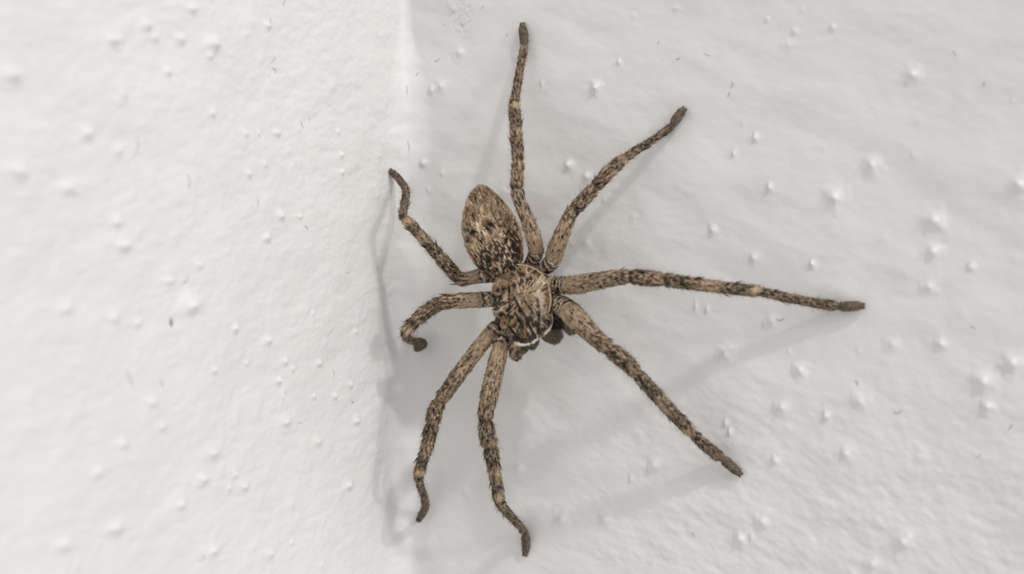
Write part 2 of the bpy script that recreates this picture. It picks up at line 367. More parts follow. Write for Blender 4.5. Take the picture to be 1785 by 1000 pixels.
RAW = np.vstack(allV)
tmp = bpy.data.meshes.new('tmp'); tmp.from_pydata((RAW / WORK).tolist(), [], allF); tmp.update()
to = bpy.data.objects.new('tmp', tmp); C.objects.link(to)
rm = to.modifiers.new('r', 'REMESH'); rm.mode = 'VOXEL'; rm.voxel_size = 1.05 / WORK; rm.use_smooth_shade = True
sm = to.modifiers.new('s', 'SMOOTH'); sm.factor = .5; sm.iterations = 3
dg = bpy.context.evaluated_depsgraph_get()
me = bpy.data.meshes.new_from_object(to.evaluated_get(dg))
bpy.data.objects.remove(to); bpy.data.meshes.remove(tmp)
n = len(me.vertices); X = np.empty(n * 3); me.vertices.foreach_get('co', X); X = X.reshape(-1, 3) * WORK
NN = np.empty(n * 3); me.vertices.foreach_get('normal', NN); NN = NN.reshape(-1, 3)
print('body verts', n)

# nearest centre-line sample for every vertex
legid = np.zeros(n, int); arc = np.zeros(n); ang = np.zeros(n); dist = np.zeros(n); flow = np.zeros((n, 3)); lrad = np.zeros(n)
for s0 in range(0, n, 20000):
    q = X[s0:s0 + 20000]
    d2 = ((q ** 2).sum(1)[:, None] + (CL[:, :3] ** 2).sum(1)[None] - 2 * q @ CL[:, :3].T)
    sc = np.sqrt(np.maximum(d2, 0)) / CL[None, :, 6]
    k = np.argmin(np.sqrt(np.maximum(d2, 0)) - CL[None, :, 6], 1)
    c = CL[k]; r_ = q - c[:, :3]; T = c[:, 3:6]
    al_ = (r_ * T).sum(1); arc[s0:s0 + 20000] = c[:, 8] + al_
    dist[s0:s0 + 20000] = np.linalg.norm(r_ - al_[:, None] * T, axis=1) / c[:, 6]
    up = np.array([0, -1.0, 0]); a = np.cross(T, up); a /= np.linalg.norm(a, axis=1)[:, None]; b = np.cross(a, T)
    ang[s0:s0 + 20000] = np.arctan2((r_ * b).sum(1), (r_ * a).sum(1))
    legid[s0:s0 + 20000] = c[:, 7]; flow[s0:s0 + 20000] = T; lrad[s0:s0 + 20000] = c[:, 6]
# photo pixel of every vertex as seen from the camera: used once, to say which region of the BODY PLAN a vertex belongs to
Xm = X * U
def plan(Pm):
    return 892.5 + FPX * Pm[:, 0] / (Pm[:, 1] - CAMY), 500 - FPX * Pm[:, 2] / (Pm[:, 1] - CAMY)
bx, by = plan(Xm)
def inside(rows, px, py, grow=1.0):
    rows = np.array(rows, float)
    cx = np.interp(py, rows[:, 0], rows[:, 1]); hw = np.interp(py, rows[:, 0], rows[:, 2], left=0, right=0)
    return np.abs(px - cx) <= hw * grow + .5
hR = ((Xm - CORNER) @ nR) / U
onleg = dist < 1.22
inab = inside(AB, bx, by, 1.02) & (hR > 60); inca = inside(CA, bx, by, 1.02) & (hR > 50)
inab &= (by < 486)
# the abdomen overlaps the carapace from behind
cab = at(858, 405, 92) / U; 
kind = np.full(n, 2)
kind[inca & ~(onleg & (hR > 100) & (np.abs(bx - 909) > 44))] = 0
kind[(inab) & ~((hR < 84) & onleg)] = 1
kind[(kind == 1) & (by > 462) & ((bx - 862) * .40 + (by - 484) > 0)] = 0
kind[(kind == 2) & ~onleg & (dist > 1.3)] = 3            # mouth parts
# painted colours of the cuticle, in numpy
def srgb(r, g, b):
    c = np.array([r, g, b], float) / 255; return np.where(c < .04045, c / 12.92, ((c + .055) / 1.055) ** 2.4)
TAN = srgb(178, 157, 131); BRN = srgb(116, 98, 79); DRK = srgb(26, 20, 16); LGT = srgb(222, 203, 177); GRY = srgb(92, 81, 71); WHT = srgb(232, 220, 202)
def worley(x, y, seed, jit=.42):
    r = np.random.default_rng(seed); J = r.uniform(-jit, jit, (2, 128, 128)); W = r.random((128, 128))
    xi = np.floor(x).astype(int); yi = np.floor(y).astype(int)
    f1 = np.full(x.shape, 9.); f2 = np.full(x.shape, 9.); w = np.zeros(x.shape); ddx = np.zeros(x.shape); ddy = np.zeros(x.shape)
    for a in (-1, 0, 1):
        for b in (-1, 0, 1):
            I = (xi + a) % 128; K = (yi + b) % 128
            dx = x - (xi + a + .5 + J[0, I, K]); dy = y - (yi + b + .5 + J[1, I, K]); d = np.hypot(dx, dy)
            c = d < f1
            f2 = np.where(c, f1, np.minimum(f2, d)); f1 = np.where(c, d, f1); w = np.where(c, W[I, K], w); ddx = np.where(c, dx, ddx); ddy = np.where(c, dy, ddy)
    return f1, f2, w, ddx, ddy
def mixc(A, B, t): return A * (1 - t[:, None]) + B * t[:, None]
def colour(kind, legid, arc, ang, px, py, lr, jitter):
    m = len(kind); col = np.tile(BRN, (m, 1)); den = np.ones(m)
    # legs
    for li, g in leg_info.items():
        s = (kind == 2) & (legid == li)
        if not s.any(): continue
        a = arc[s]; th = ang[s]; ff = lr[s]; v = th * ff
        big = fbm(a / 9 + li * 7, v / 6 + 50, 300 + li, 2) ; sml = fbm(a / 6 + 3, v / 2.3 + 90, 340 + li, 2)
        wx, wy = a / 9.5 + .5 * big + li * 3, v / 6.2 + 40 + .6 * sml
        F1, F2, W_, dxx, dyy = worley(wx, wy, 330 + li)
        G1, G2, GW, gx, gy = worley(a / 17 + li, v / 9.5 + 20, 380 + li)
        net = np.clip(1.1 - (F2 - F1) * 2.6, 0, 1)
        c = mixc(np.tile(BRN, (s.sum(), 1)), np.tile(TAN, (s.sum(), 1)), np.clip(.15 + .75 * net + 1.2 * sml, 0, 1))
        def blot(F, lo, sharp): return np.clip((lo - F) * sharp, 0, 1)
        if g['j']:
            j = g['j']; L_ = g['arc'][-1]
            femur = np.clip((j[1] - a) / 8, 0, 1)
            base = np.clip((a - j[0] - 4) / (.6 * (j[1] - j[0])), 0, 1)
            c = mixc(c, np.tile(BRN * .55 + TAN * .45, (s.sum(), 1)) * (1 + .5 * sml[:, None]), femur * (1 - base) * .8)
            dense = 1 - femur * (1 - .75 * base)
            dk = blot(F1, .17 + .28 * W_ + .4 * big, 12) * np.clip(dense, 0, 1)
            spot = np.maximum(blot(np.hypot(gx * 1.5, gy * 1.3), .24, 14), blot(np.hypot((gx + .22) * .9, gy * 3.4), .25, 14)) * (GW > .08)
            dk = np.maximum(dk, spot * np.clip(1.2 - dense * .3, 0, 1))
            dk = np.maximum(dk, np.clip((sml - .12 - .1 * femur) * 5, 0, .75) * dense)
            dk *= np.where(a < j[0] * .9, .1, 1)
            c = mixc(c, np.tile(DRK, (s.sum(), 1)), dk * .9)
            band = np.zeros(s.sum())
            tib = (a > j[2]) & (a < j[3]); tt = (a - j[2]) / (j[3] - j[2])
            band += tib * (np.exp(-((tt - .22) / .12) ** 2) + np.exp(-((tt - .72) / .14) ** 2)) * .32
            c = mixc(c, np.tile(DRK, (s.sum(), 1)), np.clip(band, 0, 1))
            lt = np.exp(-((a - j[3] + 8) / 7) ** 2) * .8 + np.exp(-((a - j[2] + 2) / 5) ** 2) * .3 + tib * np.exp(-((tt - .47) / .10) ** 2) * .4
            c = mixc(c, np.tile(TAN * 1.15, (s.sum(), 1)), np.clip(lt, 0, 1) * np.clip(.8 - big, 0, 1))
            jd = sum(np.exp(-((a - q) / 2.8) ** 2) for q in (j[1], j[2] + 3, j[3] + 3)) * np.clip(.75 + 2 * sml, 0, 1)
            c = mixc(c, np.tile(DRK, (s.sum(), 1)), np.clip(jd, 0, .9))
            # pale and dark membrane rings on coxa and trochanter
            a0 = g['arc'][6]; a1 = g['arc'][12]
            rg = (a > a0 - 10) & (a < a1 + 5)
            st = np.sin((a - a0) / 11.5 * 2 * math.pi + 1.3 * np.sin(th * 1.5 + li) + 4 * big)
            c = mixc(c, np.tile(srgb(128, 116, 104), (s.sum(), 1)), rg * .7)
            c = mixc(c, np.tile(WHT * .8, (s.sum(), 1)), rg * np.clip((st - .8) * 5, 0, 1)); c = mixc(c, np.tile(DRK, (s.sum(), 1)), rg * np.clip((-st - .6) * 5, 0, 1))
            tars = np.clip((a - j[4] + 2) / 4, 0, 1)
            c = mixc(c, np.tile(srgb(116, 103, 90), (s.sum(), 1)) * (1 + .8 * sml[:, None]), tars * .85)
            mt = np.clip((a - j[3] - 6) / 20, 0, 1) * (.35 if li < 4 else .45)
            c = mixc(c, np.tile(GRY, (s.sum(), 1)), mt)
        else:
            dk = np.clip((big + .4 * sml - .05) * 9, 0, 1); c = mixc(c, np.tile(DRK, (s.sum(), 1)), dk * .8)
        col[s] = c
    # abdomen : axis coordinates
    s = kind == 1
    ax = np.array([.235, .972]); px0, py0 = 836., 323.
    u = (px[s] - px0) * ax[0] + (py[s] - py0) * ax[1]; v = -(px[s] - px0) * ax[1] + (py[s] - py0) * ax[0]; v = -v
    t = u / 166
    spread = v / (1 + .25 * t)
    f1 = fbm(u / 9, spread / 3.0 + 30, 400, 2); f2 = fbm(u / 16 + 9, spread / 13 + 8, 410, 2); f3 = fbm(u / 11 + 2, spread / 6 + 70, 420, 2)
    c = mixc(np.tile(srgb(120, 97, 71), (s.sum(), 1)), np.tile(TAN, (s.sum(), 1)), np.clip(.16 + 1.1 * f1 + .4 * f2, 0, .8))
    pal = np.exp(-((px[s] - 841) / 13) ** 2 - ((py[s] - 396) / 13) ** 2) + .7 * np.exp(-((px[s] - 872) / 12) ** 2 - ((py[s] - 405) / 7) ** 2) + .6 * np.exp(-((px[s] - 860) / 8) ** 2 - ((py[s] - 382) / 5) ** 2) \
        + .5 * np.exp(-((px[s] - 822) / 9) ** 2 - ((py[s] - 428) / 9) ** 2) + .6 * np.exp(-((px[s] - 845) / 11) ** 2 - ((py[s] - 362) / 9) ** 2) + .6 * np.exp(-((px[s] - 880) / 14) ** 2 - ((py[s] - 452) / 7) ** 2)
    c = mixc(c, np.tile(LGT, (s.sum(), 1)), np.clip(pal * (.5 + 2.2 * f3), 0, .85))
    tt_ = np.clip((t - .3) / .6, 0, 1)
    F1, F2, W_, q1, q2 = worley(u / 10.5 + .5 * f2, (v - .30 * u) / 5.2 + 60 + .4 * f1, 430)
    fine = fbm(u / 7, (v - .30 * u) / 2.0 + 11, 440, 2)
    dk = np.maximum(np.clip((.12 + .24 * tt_ + .22 * W_ * tt_ + .3 * f2 - F1) * 14, 0, 1), np.clip((fine - .34 + .34 * tt_) * 7, 0, .85))
    c = mixc(c, np.tile(DRK, (s.sum(), 1)), dk * .85)
    c = mixc(c, np.tile(LGT, (s.sum(), 1)), np.clip((-fine - .2 + .24 * tt_) * 3, 0, .32) * (1 - dk))
    for (qx, qy, r1, r2, an) in ((824, 404, 5.5, 6, 0), (855, 391, 7.5, 5.5, .5), (850, 398, 2, 5, -.4), (829, 346, 2.2, 8, -.15), (824, 376, 3, 3, 0), (845, 438, 3, 3, 0), (852, 455, 3.5, 4, 0), (868, 445, 3, 4, 0), (838, 420, 2.5, 3, 0),
                                (886, 404, 2.5, 6, .4), (882, 420, 2, 7, .5), (890, 432, 2, 7, .4), (893, 448, 2, 6, .3), (880, 466, 2.4, 6, .5), (866, 470, 2.4, 5, .4), (875, 435, 2, 6, .5), (815, 420, 2.5, 3, 0)):
        dx = px[s] - qx; dy = py[s] - qy; e = (( dx * math.cos(an) + dy * math.sin(an)) / r1) ** 2 + ((-dx * math.sin(an) + dy * math.cos(an)) / r2) ** 2
        c = mixc(c, np.tile(DRK * .8, (s.sum(), 1)), np.clip(np.exp(-e * 1.1) * 1.3, 0, 1))
    edge = np.clip((np.abs(px[s] - np.interp(py[s], [r[0] for r in AB], [r[1] for r in AB])) / np.maximum(np.interp(py[s], [r[0] for r in AB], [r[2] for r in AB]), 1) - .9) * 10, 0, 1)
    c = mixc(c, np.tile(TAN, (s.sum(), 1)), edge * .7)
    col[s] = c
    # carapace : streaks radiating from the fovea
    s = kind == 0; cx_, cy_ = 914., 515.
    dx = px[s] - cx_; dy = py[s] - cy_; rr = np.hypot(dx, dy); th = np.arctan2(dy, dx)
    f1 = fbm(th * 9 + 40, rr / 13, 500, 2); f2 = fbm(dx / 8, dy / 12, 510, 2); f3 = fbm(th * 5 + 20, rr / 22 + 6, 520, 2)
    c = mixc(np.tile(srgb(138, 113, 84), (s.sum(), 1)), np.tile(LGT, (s.sum(), 1)), np.clip(.3 + 1.5 * f1 + .5 * f2, 0, 1) * .8)
    F1, F2, W_, q1, q2 = worley(th * 4.6 + 40 + .3 * f2, rr / 17 + .5 * f1, 530)
    H1, H2, HW, q1, q2 = worley(th * 9 + 10 + .4 * f2, rr / 15 + .5 * f1 + 30, 540)
    fr = np.clip((dy - 5) / 45, 0, 1)
    dk = np.maximum(np.clip((.19 + .16 * W_ + .1 * fr + .3 * f1 - F1) * 14, 0, 1) * (W_ > .25), np.clip((.13 + .10 * fr + .2 * HW + .3 * f3 - H1) * 12, 0, 1) * (HW > .45 - .4 * fr))
    dk = np.maximum(dk, np.clip((f1 - .2 + .16 * fr) * 6, 0, .8))
    c = mixc(c, np.tile(DRK, (s.sum(), 1)), dk * .9)
    for (x0, y0, x1, y1, ww) in ((893, 512, 935, 590, 2.0), (898, 545, 922, 585, 1.8), (915, 525, 930, 545, 1.8), (939, 530, 941, 575, 1.8), (876, 545, 912, 592, 1.8), (887, 500, 888, 545, 1.6), (884, 565, 905, 590, 2.2), (940, 548, 938, 580, 2)):
        ex, ey = x1 - x0, y1 - y0; tt = np.clip(((px[s] - x0) * ex + (py[s] - y0) * ey) / (ex * ex + ey * ey), 0, 1)
        dd = np.hypot(px[s] - x0 - tt * ex, py[s] - y0 - tt * ey)
        c = mixc(c, np.tile(DRK * .8, (s.sum(), 1)), np.clip(np.exp(-((dd + 1.2 * f1) / (ww + .3)) ** 2) * (1.0 + 1.4 * f2), 0, .95))
        dd2 = np.hypot(px[s] - x0 - tt * ex - 3.4, py[s] - y0 - tt * ey + 1.5)
        c = mixc(c, np.tile(LGT, (s.sum(), 1)), np.clip(np.exp(-(dd2 / 1.5) ** 2) * (.3 + 1.6 * f2), 0, .6))
    for (qx, qy, rq) in ((906, 541, 3.6), (886, 549, 3), (868, 506, 3), (872, 517, 2.8), (877, 505, 2.8), (863, 522, 3), (860, 515, 3), (872, 548, 3.4), (925, 485, 3), (919, 487, 3), (907, 495, 2.6), (935, 520, 4), (938, 525, 3), (897, 498, 3.2), (911, 478, 3.2)):
        c = mixc(c, np.tile(DRK * .7, (s.sum(), 1)), np.clip(1.3 * np.exp(-((px[s] - qx) ** 2 + ((py[s] - qy) * .8) ** 2) / rq ** 2), 0, .95))
    cr_ = np.exp(-((px[s] - (886 + .10 * (py[s] - 490))) / 1.6) ** 2) * np.clip((py[s] - 478) / 10, 0, 1) * np.clip((550 - py[s]) / 15, 0, 1)
    c = mixc(c, np.tile(DRK * 1.4, (s.sum(), 1)), np.clip(cr_ * (.7 + f2), 0, .8))
    sm_ = np.exp(-((px[s] - 880) / 12) ** 2 - ((py[s] - 482) / 10) ** 2)
    c = mixc(c, np.tile(srgb(120, 106, 90), (s.sum(), 1)), np.clip(sm_ * 1.1, 0, .85))
    grey = np.exp(-((px[s] - 944) / 14) ** 2 - ((py[s] - 520) / 32) ** 2)
    c = mixc(c, np.tile(srgb(178, 166, 150), (s.sum(), 1)), np.clip(grey * (.35 + 1.5 * f2), 0, .7))
    front = np.array([(884, 588), (893, 596), (905, 600.5), (915, 601), (927, 597), (938, 591), (950, 582), (959, 573), (964, 560), (962, 545)], float)
    best = np.full(s.sum(), 1e9)
    for k in range(len(front) - 1):
        e = front[k + 1] - front[k]; tt = np.clip(((px[s] - front[k, 0]) * e[0] + (py[s] - front[k, 1]) * e[1]) / (e @ e), 0, 1)
        best = np.minimum(best, np.hypot(px[s] - front[k, 0] - tt * e[0], py[s] - front[k, 1] - tt * e[1]))
    c = mixc(c, np.tile(WHT, (s.sum(), 1)), np.clip((1.1 + 1.8 * f2) * np.exp(-((best + 2.5 * f1) / 2.2) ** 2), 0, .9))
    col[s] = c
    s = kind == 3
    col[s] = srgb(92, 81, 71) 
    s2 = s & (py < 574) & (px < 984); col[s2] = srgb(36, 28, 24)  # shade of the gap between carapace and front right femur, painted near black
    col = .15 * (np.maximum(col, 1e-4) / .15) ** 1.24
    lum = (col @ np.array([.25, .6, .15]))[:, None] * np.array([1.03, 1.0, .96])
    return (.84 * col + .16 * lum) * jitter[:, None]
jit = rng.uniform(.85, 1.15, n)
colV = colour(kind, legid, arc, ang, bx, by, lrad, jit * 0 + 1)

# small relief and write back
rel = .55 * fbm(arc / 5 + legid * 9, ang * 4, 700, 2) * (kind == 2) + .7 * fbm(bx / 5, by / 5, 710, 2) * (kind != 2)
X = X + NN * rel[:, None]
base = SP0
Xl = X * U - base
me.vertices.foreach_set('co', Xl.astype(np.float32).ravel())
me.update()
me.name = 'body'
at_ = me.color_attributes.new('Col', 'FLOAT_COLOR', 'POINT')
at_.data.foreach_set('color', np.hstack([np.clip(colV, 0, 1), np.ones((n, 1))]).astype(np.float32).ravel())

def fur_material(name, rough, bump=True, sheen=0.0):
    m, nt, b = nodes(name); N = nt.nodes; L = nt.links
    a = N.new('ShaderNodeAttribute'); a.attribute_name = 'Col'
    tc = N.new('ShaderNodeTexCoord')
    nz = N.new('ShaderNodeTexNoise'); nz.inputs['Scale'].default_value = 3500; nz.inputs['Detail'].default_value = 2
    L.new(tc.outputs['Object'], nz.inputs['Vector'])
    mp = N.new('ShaderNodeMapRange'); mp.inputs['To Min'].default_value = .6; mp.inputs['To Max'].default_value = 1.4
    L.new(nz.outputs['Fac'], mp.inputs['Value'])
    mx = N.new('ShaderNodeVectorMath'); mx.operation = 'SCALE'
    L.new(a.outputs['Color'], mx.inputs[0]); L.new(mp.outputs['Result'], mx.inputs['Scale'])
    L.new(mx.outputs['Vector'], b.inputs['Base Color'])
    if bump:
        bm_ = N.new('ShaderNodeBump'); bm_.inputs['Strength'].default_value = .6; bm_.inputs['Distance'].default_value = 6e-5
        L.new(nz.outputs['Fac'], bm_.inputs['Height']); L.new(bm_.outputs['Normal'], b.inputs['Normal'])
    b.inputs['Roughness'].default_value = rough; b.inputs['Specular IOR Level'].default_value = .25
    return m
M_BODY = fur_material('mottled_cuticle', .62); M_HAIR = fur_material('mottled_fur', .6, False)
me.materials.clear(); me.materials.append(M_BODY)
me.polygons.foreach_set('use_smooth', np.ones(len(me.polygons), dtype=bool))
body = bpy.data.objects.new('body', me); C.objects.link(body); body.parent = spider

def plain(name, rgb, rough=.5, spec=.3):
    m, nt, b = nodes(name)
    nz = nt.nodes.new('ShaderNodeTexNoise'); nz.inputs['Scale'].default_value = 4000
    cr = nt.nodes.new('ShaderNodeValToRGB')
    c = srgb(*rgb); cr.color_ramp.elements[0].color = (*(c * .8), 1); cr.color_ramp.elements[1].color = (*np.clip(c * 1.2, 0, 1), 1)
    tc = nt.nodes.new('ShaderNodeTexCoord'); nt.links.new(tc.outputs['Object'], nz.inputs['Vector'])
    nt.links.new(nz.outputs['Fac'], cr.inputs['Fac']); nt.links.new(cr.outputs['Color'], b.inputs['Base Color'])
    b.inputs['Roughness'].default_value = rough; b.inputs['Specular IOR Level'].default_value = spec
    return m
M_SPINE = plain('black_spine', (30, 24, 20), .35, .4); M_EYE = plain('eye_gloss', (12, 9, 8), .08, .6)
M_RIM = plain('pale_rim', (205, 180, 146), .55); M_CLAW = plain('dark_claw', (62, 50, 42), .4)

# ---------------------------------------------------------------- hairs
me.calc_loop_triangles()
nt_ = len(me.loop_triangles); TR = np.empty(nt_ * 3, np.int32); me.loop_triangles.foreach_get('vertices', TR); TR = TR.reshape(-1, 3)
NN2 = np.empty(n * 3); me.vertices.foreach_get('normal', NN2); NN2 = NN2.reshape(-1, 3)
A_ = np.linalg.norm(np.cross(X[TR[:, 1]] - X[TR[:, 0]], X[TR[:, 2]] - X[TR[:, 0]]), axis=1) / 2
# direction in which the coat lies
fl = flow.copy()
s = kind == 1; fl[s] = np.array([-.25, 0.0, .97])
s = kind == 0
vx = bx[s] - 914; vy = by[s] - 505
w1 = np.stack([vx * .8, 0 * vx, -(vy * .8 + 30)], 1); w1 /= np.linalg.norm(w1, axis=1)[:, None] + 1e-9; fl[s] = w1
s = kind == 3; fl[s] = np.array([.2, 0, -1.0])
def hair_mesh(name, N_, length, rad, tilt, weight, seed, colmul=1.0, only=None, curl=0, spread=.25, dark=None, lmul=None, jt=.28, light=0):
    r = np.random.default_rng(seed)
    w_ = A_ * weight[TR[:, 0]]; w_ = w_ / w_.sum()
    k = r.choice(nt_, N_, p=w_)
    t = TR[k]; a, b = r.random(N_), r.random(N_); f = a + b > 1; a[f] = 1 - a[f]; b[f] = 1 - b[f]
    P = X[t[:, 0]] + a[:, None] * (X[t[:, 1]] - X[t[:, 0]]) + b[:, None] * (X[t[:, 2]] - X[t[:, 0]])
    v = t[:, 0]; Nn = NN2[v]; Fl = fl[v]
    T = Fl - (Fl * Nn).sum(1)[:, None] * Nn; ln = np.linalg.norm(T, axis=1); ok = ln > .08; T[ok] /= ln[ok][:, None]
    S_ = np.cross(Nn, T)
    T = T + S_ * r.normal(0, spread, N_)[:, None]; T /= np.linalg.norm(T, axis=1)[:, None] + 1e-9
    P, T, Nn, v = P[ok], T[ok], Nn[ok], v[ok]; N_ = len(P)
    th = np.radians(np.clip(r.normal(tilt[0], tilt[1], N_), 3, 88))
    Ld = T * np.cos(th)[:, None] + Nn * np.sin(th)[:, None]
    Ln = length * r.uniform(.6, 1.3, N_)
    if lmul is not None: Ln = Ln * lmul[v]
    rd = rad * r.uniform(.7, 1.3, N_)
    s1 = np.cross(Ld, Nn); s1 /= np.linalg.norm(s1, axis=1)[:, None] + 1e-9; s2 = np.cross(Ld, s1)
    bend = -Nn * curl
    P0 = P - Nn * .5
    mid = P + Ld * (Ln * .55)[:, None]
    tip = P + Ld * Ln[:, None] + bend * Ln[:, None]
    V = []
    for q in range(3):
        an = q * 2 * math.pi / 3
        V.append(P0 + (s1 * math.cos(an) + s2 * math.sin(an)) * rd[:, None])
    for q in range(3):
        an = q * 2 * math.pi / 3
        V.append(mid + (s1 * math.cos(an) + s2 * math.sin(an)) * (rd * .75)[:, None])
    V.append(tip)
    V = np.stack(V, 1).reshape(-1, 3)
    o7 = np.arange(N_)[:, None] * 7
    F = []
    for q in range(3):
        q2 = (q + 1) % 3
        F += [np.stack([o7[:, 0] + q, o7[:, 0] + q2, o7[:, 0] + 3 + q2], 1), np.stack([o7[:, 0] + q, o7[:, 0] + 3 + q2, o7[:, 0] + 3 + q], 1),
              np.stack([o7[:, 0] + 3 + q, o7[:, 0] + 3 + q2, o7[:, 0] + 6], 1)]
    F = np.stack(F, 1).reshape(-1, 3)
    o = mesh_np(name, V * U - base, F, M_HAIR, spider, smooth=False)
    Pm = P * U; px_, py_ = plan(Pm)
    j = r.lognormal(0, jt, N_)
    c = colV[v] * j[:, None] * colmul
    lm_ = r.random(N_) < light; c[lm_] = .5 * c[lm_] + .55 * LGT
    if dark is not None:
        dkm = r.random(N_) < dark; c[dkm] = DRK * .9
    c = np.repeat(np.clip(c, 0, 1), 7, axis=0)
    ca = o.data.color_attributes.new('Col', 'FLOAT_COLOR', 'POINT')
    if len(ca.data) == len(c):
        ca.data.foreach_set('color', np.hstack([c, np.ones((len(c), 1))]).astype(np.float32).ravel())
    o['kind'] = 'stuff'
    return o
isleg = (kind == 2)
jj = np.zeros(n); tarsal = np.zeros(n)
femb = np.zeros(n)
for li, g in leg_info.items():
    if g['j']:
        s = isleg & (legid == li)
        tarsal[s] = np.clip((arc[s] - g['j'][4]) / 6, 0, 1); femb[s] = (arc[s] < g['j'][0] * .5 + g['j'][1] * .5)
        jj[s] = arc[s] > g['j'][1]
wt = np.where(isleg, .8 - .66 * femb + 1.0 * tarsal, np.where(kind == 1, .6, .26))
hair_mesh('fur', 46000, 5.5, .36, (14, 7), wt, 31, 1.05, spread=.24, jt=.42, light=.13, lmul=np.where(kind == 1, .72, np.where(kind == 0, .7, 1.0 - .35 * tarsal)))
# fine erect hairs that show along the outlines
wt2 = np.where(isleg, .12 + 1.0 * jj, .22) * (1 - tarsal)
hair_mesh('long_hair', 9000, 11.5, .13, (42, 14), wt2, 32, 1.5, spread=.6, dark=.12, curl=.05, lmul=np.where(isleg, 1.0, .45))
# dark adpressed bristles
wt3 = np.where(isleg, 1.0, .8) * (1 - tarsal * .5)
hair_mesh('bristle', 1000, 7.5, .55, (16, 6), wt3, 33, .5, spread=.3, dark=.75)

# ---------------------------------------------------------------- spines: each a part of its own
def cone_mesh(name, L_, r_, mat, bendk=.12, nseg=6):
    V = []; F = []
    lv = [(0, 1.15), (.3, 1.0), (.65, .65), (1.0, .08)]
    for (t, q) in lv:
        for k in range(nseg):
            a = 2 * math.pi * k / nseg
            V.append((math.cos(a) * r_ * q + bendk * L_ * t * t, math.sin(a) * r_ * q, t * L_))
    for i in range(len(lv) - 1):
        for k in range(nseg):
            a = i * nseg + k; b = i * nseg + (k + 1) % nseg; F.append((a, b, b + nseg, a + nseg))
    F.append(tuple(range(nseg))[::-1]); F.append(tuple(range(len(V) - nseg, len(V))))
    m = bpy.data.meshes.new(name); m.from_pydata([tuple(c * U for c in v) for v in V], [], F); m.materials.append(mat)
    m.polygons.foreach_set('use_smooth', [True] * len(F)); return m
sp_me = cone_mesh('spine', 15, .95, M_SPINE)
from mathutils import Matrix
def orient(o, pos, axis, side, parent, scale=1.0):
    z = Vector(axis).normalized(); x = Vector(side); x = (x - z * x.dot(z)).normalized(); y = z.cross(x)
    M = Matrix((x, y, z)).transposed().to_4x4(); M = Matrix.Translation(Vector(pos)) @ M @ Matrix.Scale(scale, 4)
    o.parent = parent; o.matrix_local = M
rs = random.Random(5)
for li, g in leg_info.items():
    if not g['j']: continue
    j = g['j']
    spots = [(j[0] + .18 * (j[1] - j[0]), 80), (j[0] + .35 * (j[1] - j[0]), 130), (j[0] + .45 * (j[1] - j[0]), 45), (j[0] + .68 * (j[1] - j[0]), 95), (j[0] + .8 * (j[1] - j[0]), 20), (j[0] + .8 * (j[1] - j[0]), 160),
             (j[2] + .12 * (j[3] - j[2]), 15), (j[2] + .3 * (j[3] - j[2]), 165), (j[2] + .4 * (j[3] - j[2]), 90), (j[2] + .62 * (j[3] - j[2]), 8), (j[2] + .74 * (j[3] - j[2]), 172),
             (j[3] + .12 * (j[4] - j[3]), 150), (j[3] + .3 * (j[4] - j[3]), 20)]
    for (sa, th) in spots:
        sa += rs.uniform(-4, 4); th = math.radians(th + rs.uniform(-12, 12))
        i = int(np.argmin(np.abs(g['arc'] - sa))); T = g['T'][i]; up = np.array([0, -1., 0]); a = np.cross(T, up); a /= np.linalg.norm(a); b = np.cross(a, T)
        Nn = a * math.cos(th) + b * math.sin(th); p = g['P'][i] + Nn * (g['R'][i] - 1.0)
        tl = math.radians(rs.uniform(18, 34)); axd = T * math.cos(tl) + Nn * math.sin(tl)
        o = bpy.data.objects.new('spine', sp_me); C.objects.link(o)
        orient(o, p * U - base, axd, T, spider, rs.uniform(.7, 1.15))
# claws at the tip of each leg, two each
cl_me = cone_mesh('claw', 6, 1.6, M_CLAW, .3)
for li, g in leg_info.items():
    if not g['j']: continue
    P_, T = g['P'][-1], g['T'][-1]; up = np.array([0, -1., 0]); a = np.cross(T, up); a /= np.linalg.norm(a); b = np.cross(a, T)
    for sgn in (-1, 1):
        o = bpy.data.objects.new('claw', cl_me); C.objects.link(o)
        orient(o, (P_ + a * sgn * 2.6 - T * 3 + b * 1) * U - base, T + a * sgn * .25, -b, spider)

# ---------------------------------------------------------------- eyes, pale rim
def surf(px, py, lift=0):
    """outermost point of the body under a body-plan position"""
    d = (bx - px) ** 2 + (by - py) ** 2; c = np.where(d < 6.0)[0]
    if len(c) == 0: c = np.argsort(d)[:6]
    k = c[np.argmax(hR[c])]; return X[k] + NN2[k] * lift, NN2[k]
def ball(name, rad, mat, nu=14, nvv=8):
    V = [(0, 0, rad)]; F = []
    for i in range(1, nvv):
        for k in range(nu):
            a = math.pi * i / nvv; b = 2 * math.pi * k / nu; V.append((rad * math.sin(a) * math.cos(b), rad * math.sin(a) * math.sin(b), rad * math.cos(a)))
    V.append((0, 0, -rad))
    for k in range(nu):
        F.append((0, 1 + k, 1 + (k + 1) % nu)); F.append((len(V) - 1, 1 + (nvv - 2) * nu + (k + 1) % nu, 1 + (nvv - 2) * nu + k))
        for i in range(nvv - 2):
            a = 1 + i * nu + k; b = 1 + i * nu + (k + 1) % nu; F.append((a, a + nu, b + nu, b))
    m = bpy.data.meshes.new(name); m.from_pydata([tuple(c * U for c in v) for v in V], [], F); m.materials.append(mat)
    m.polygons.foreach_set('use_smooth', [True] * len(F)); return m
eye_me = ball('eye', 3.4, M_EYE)
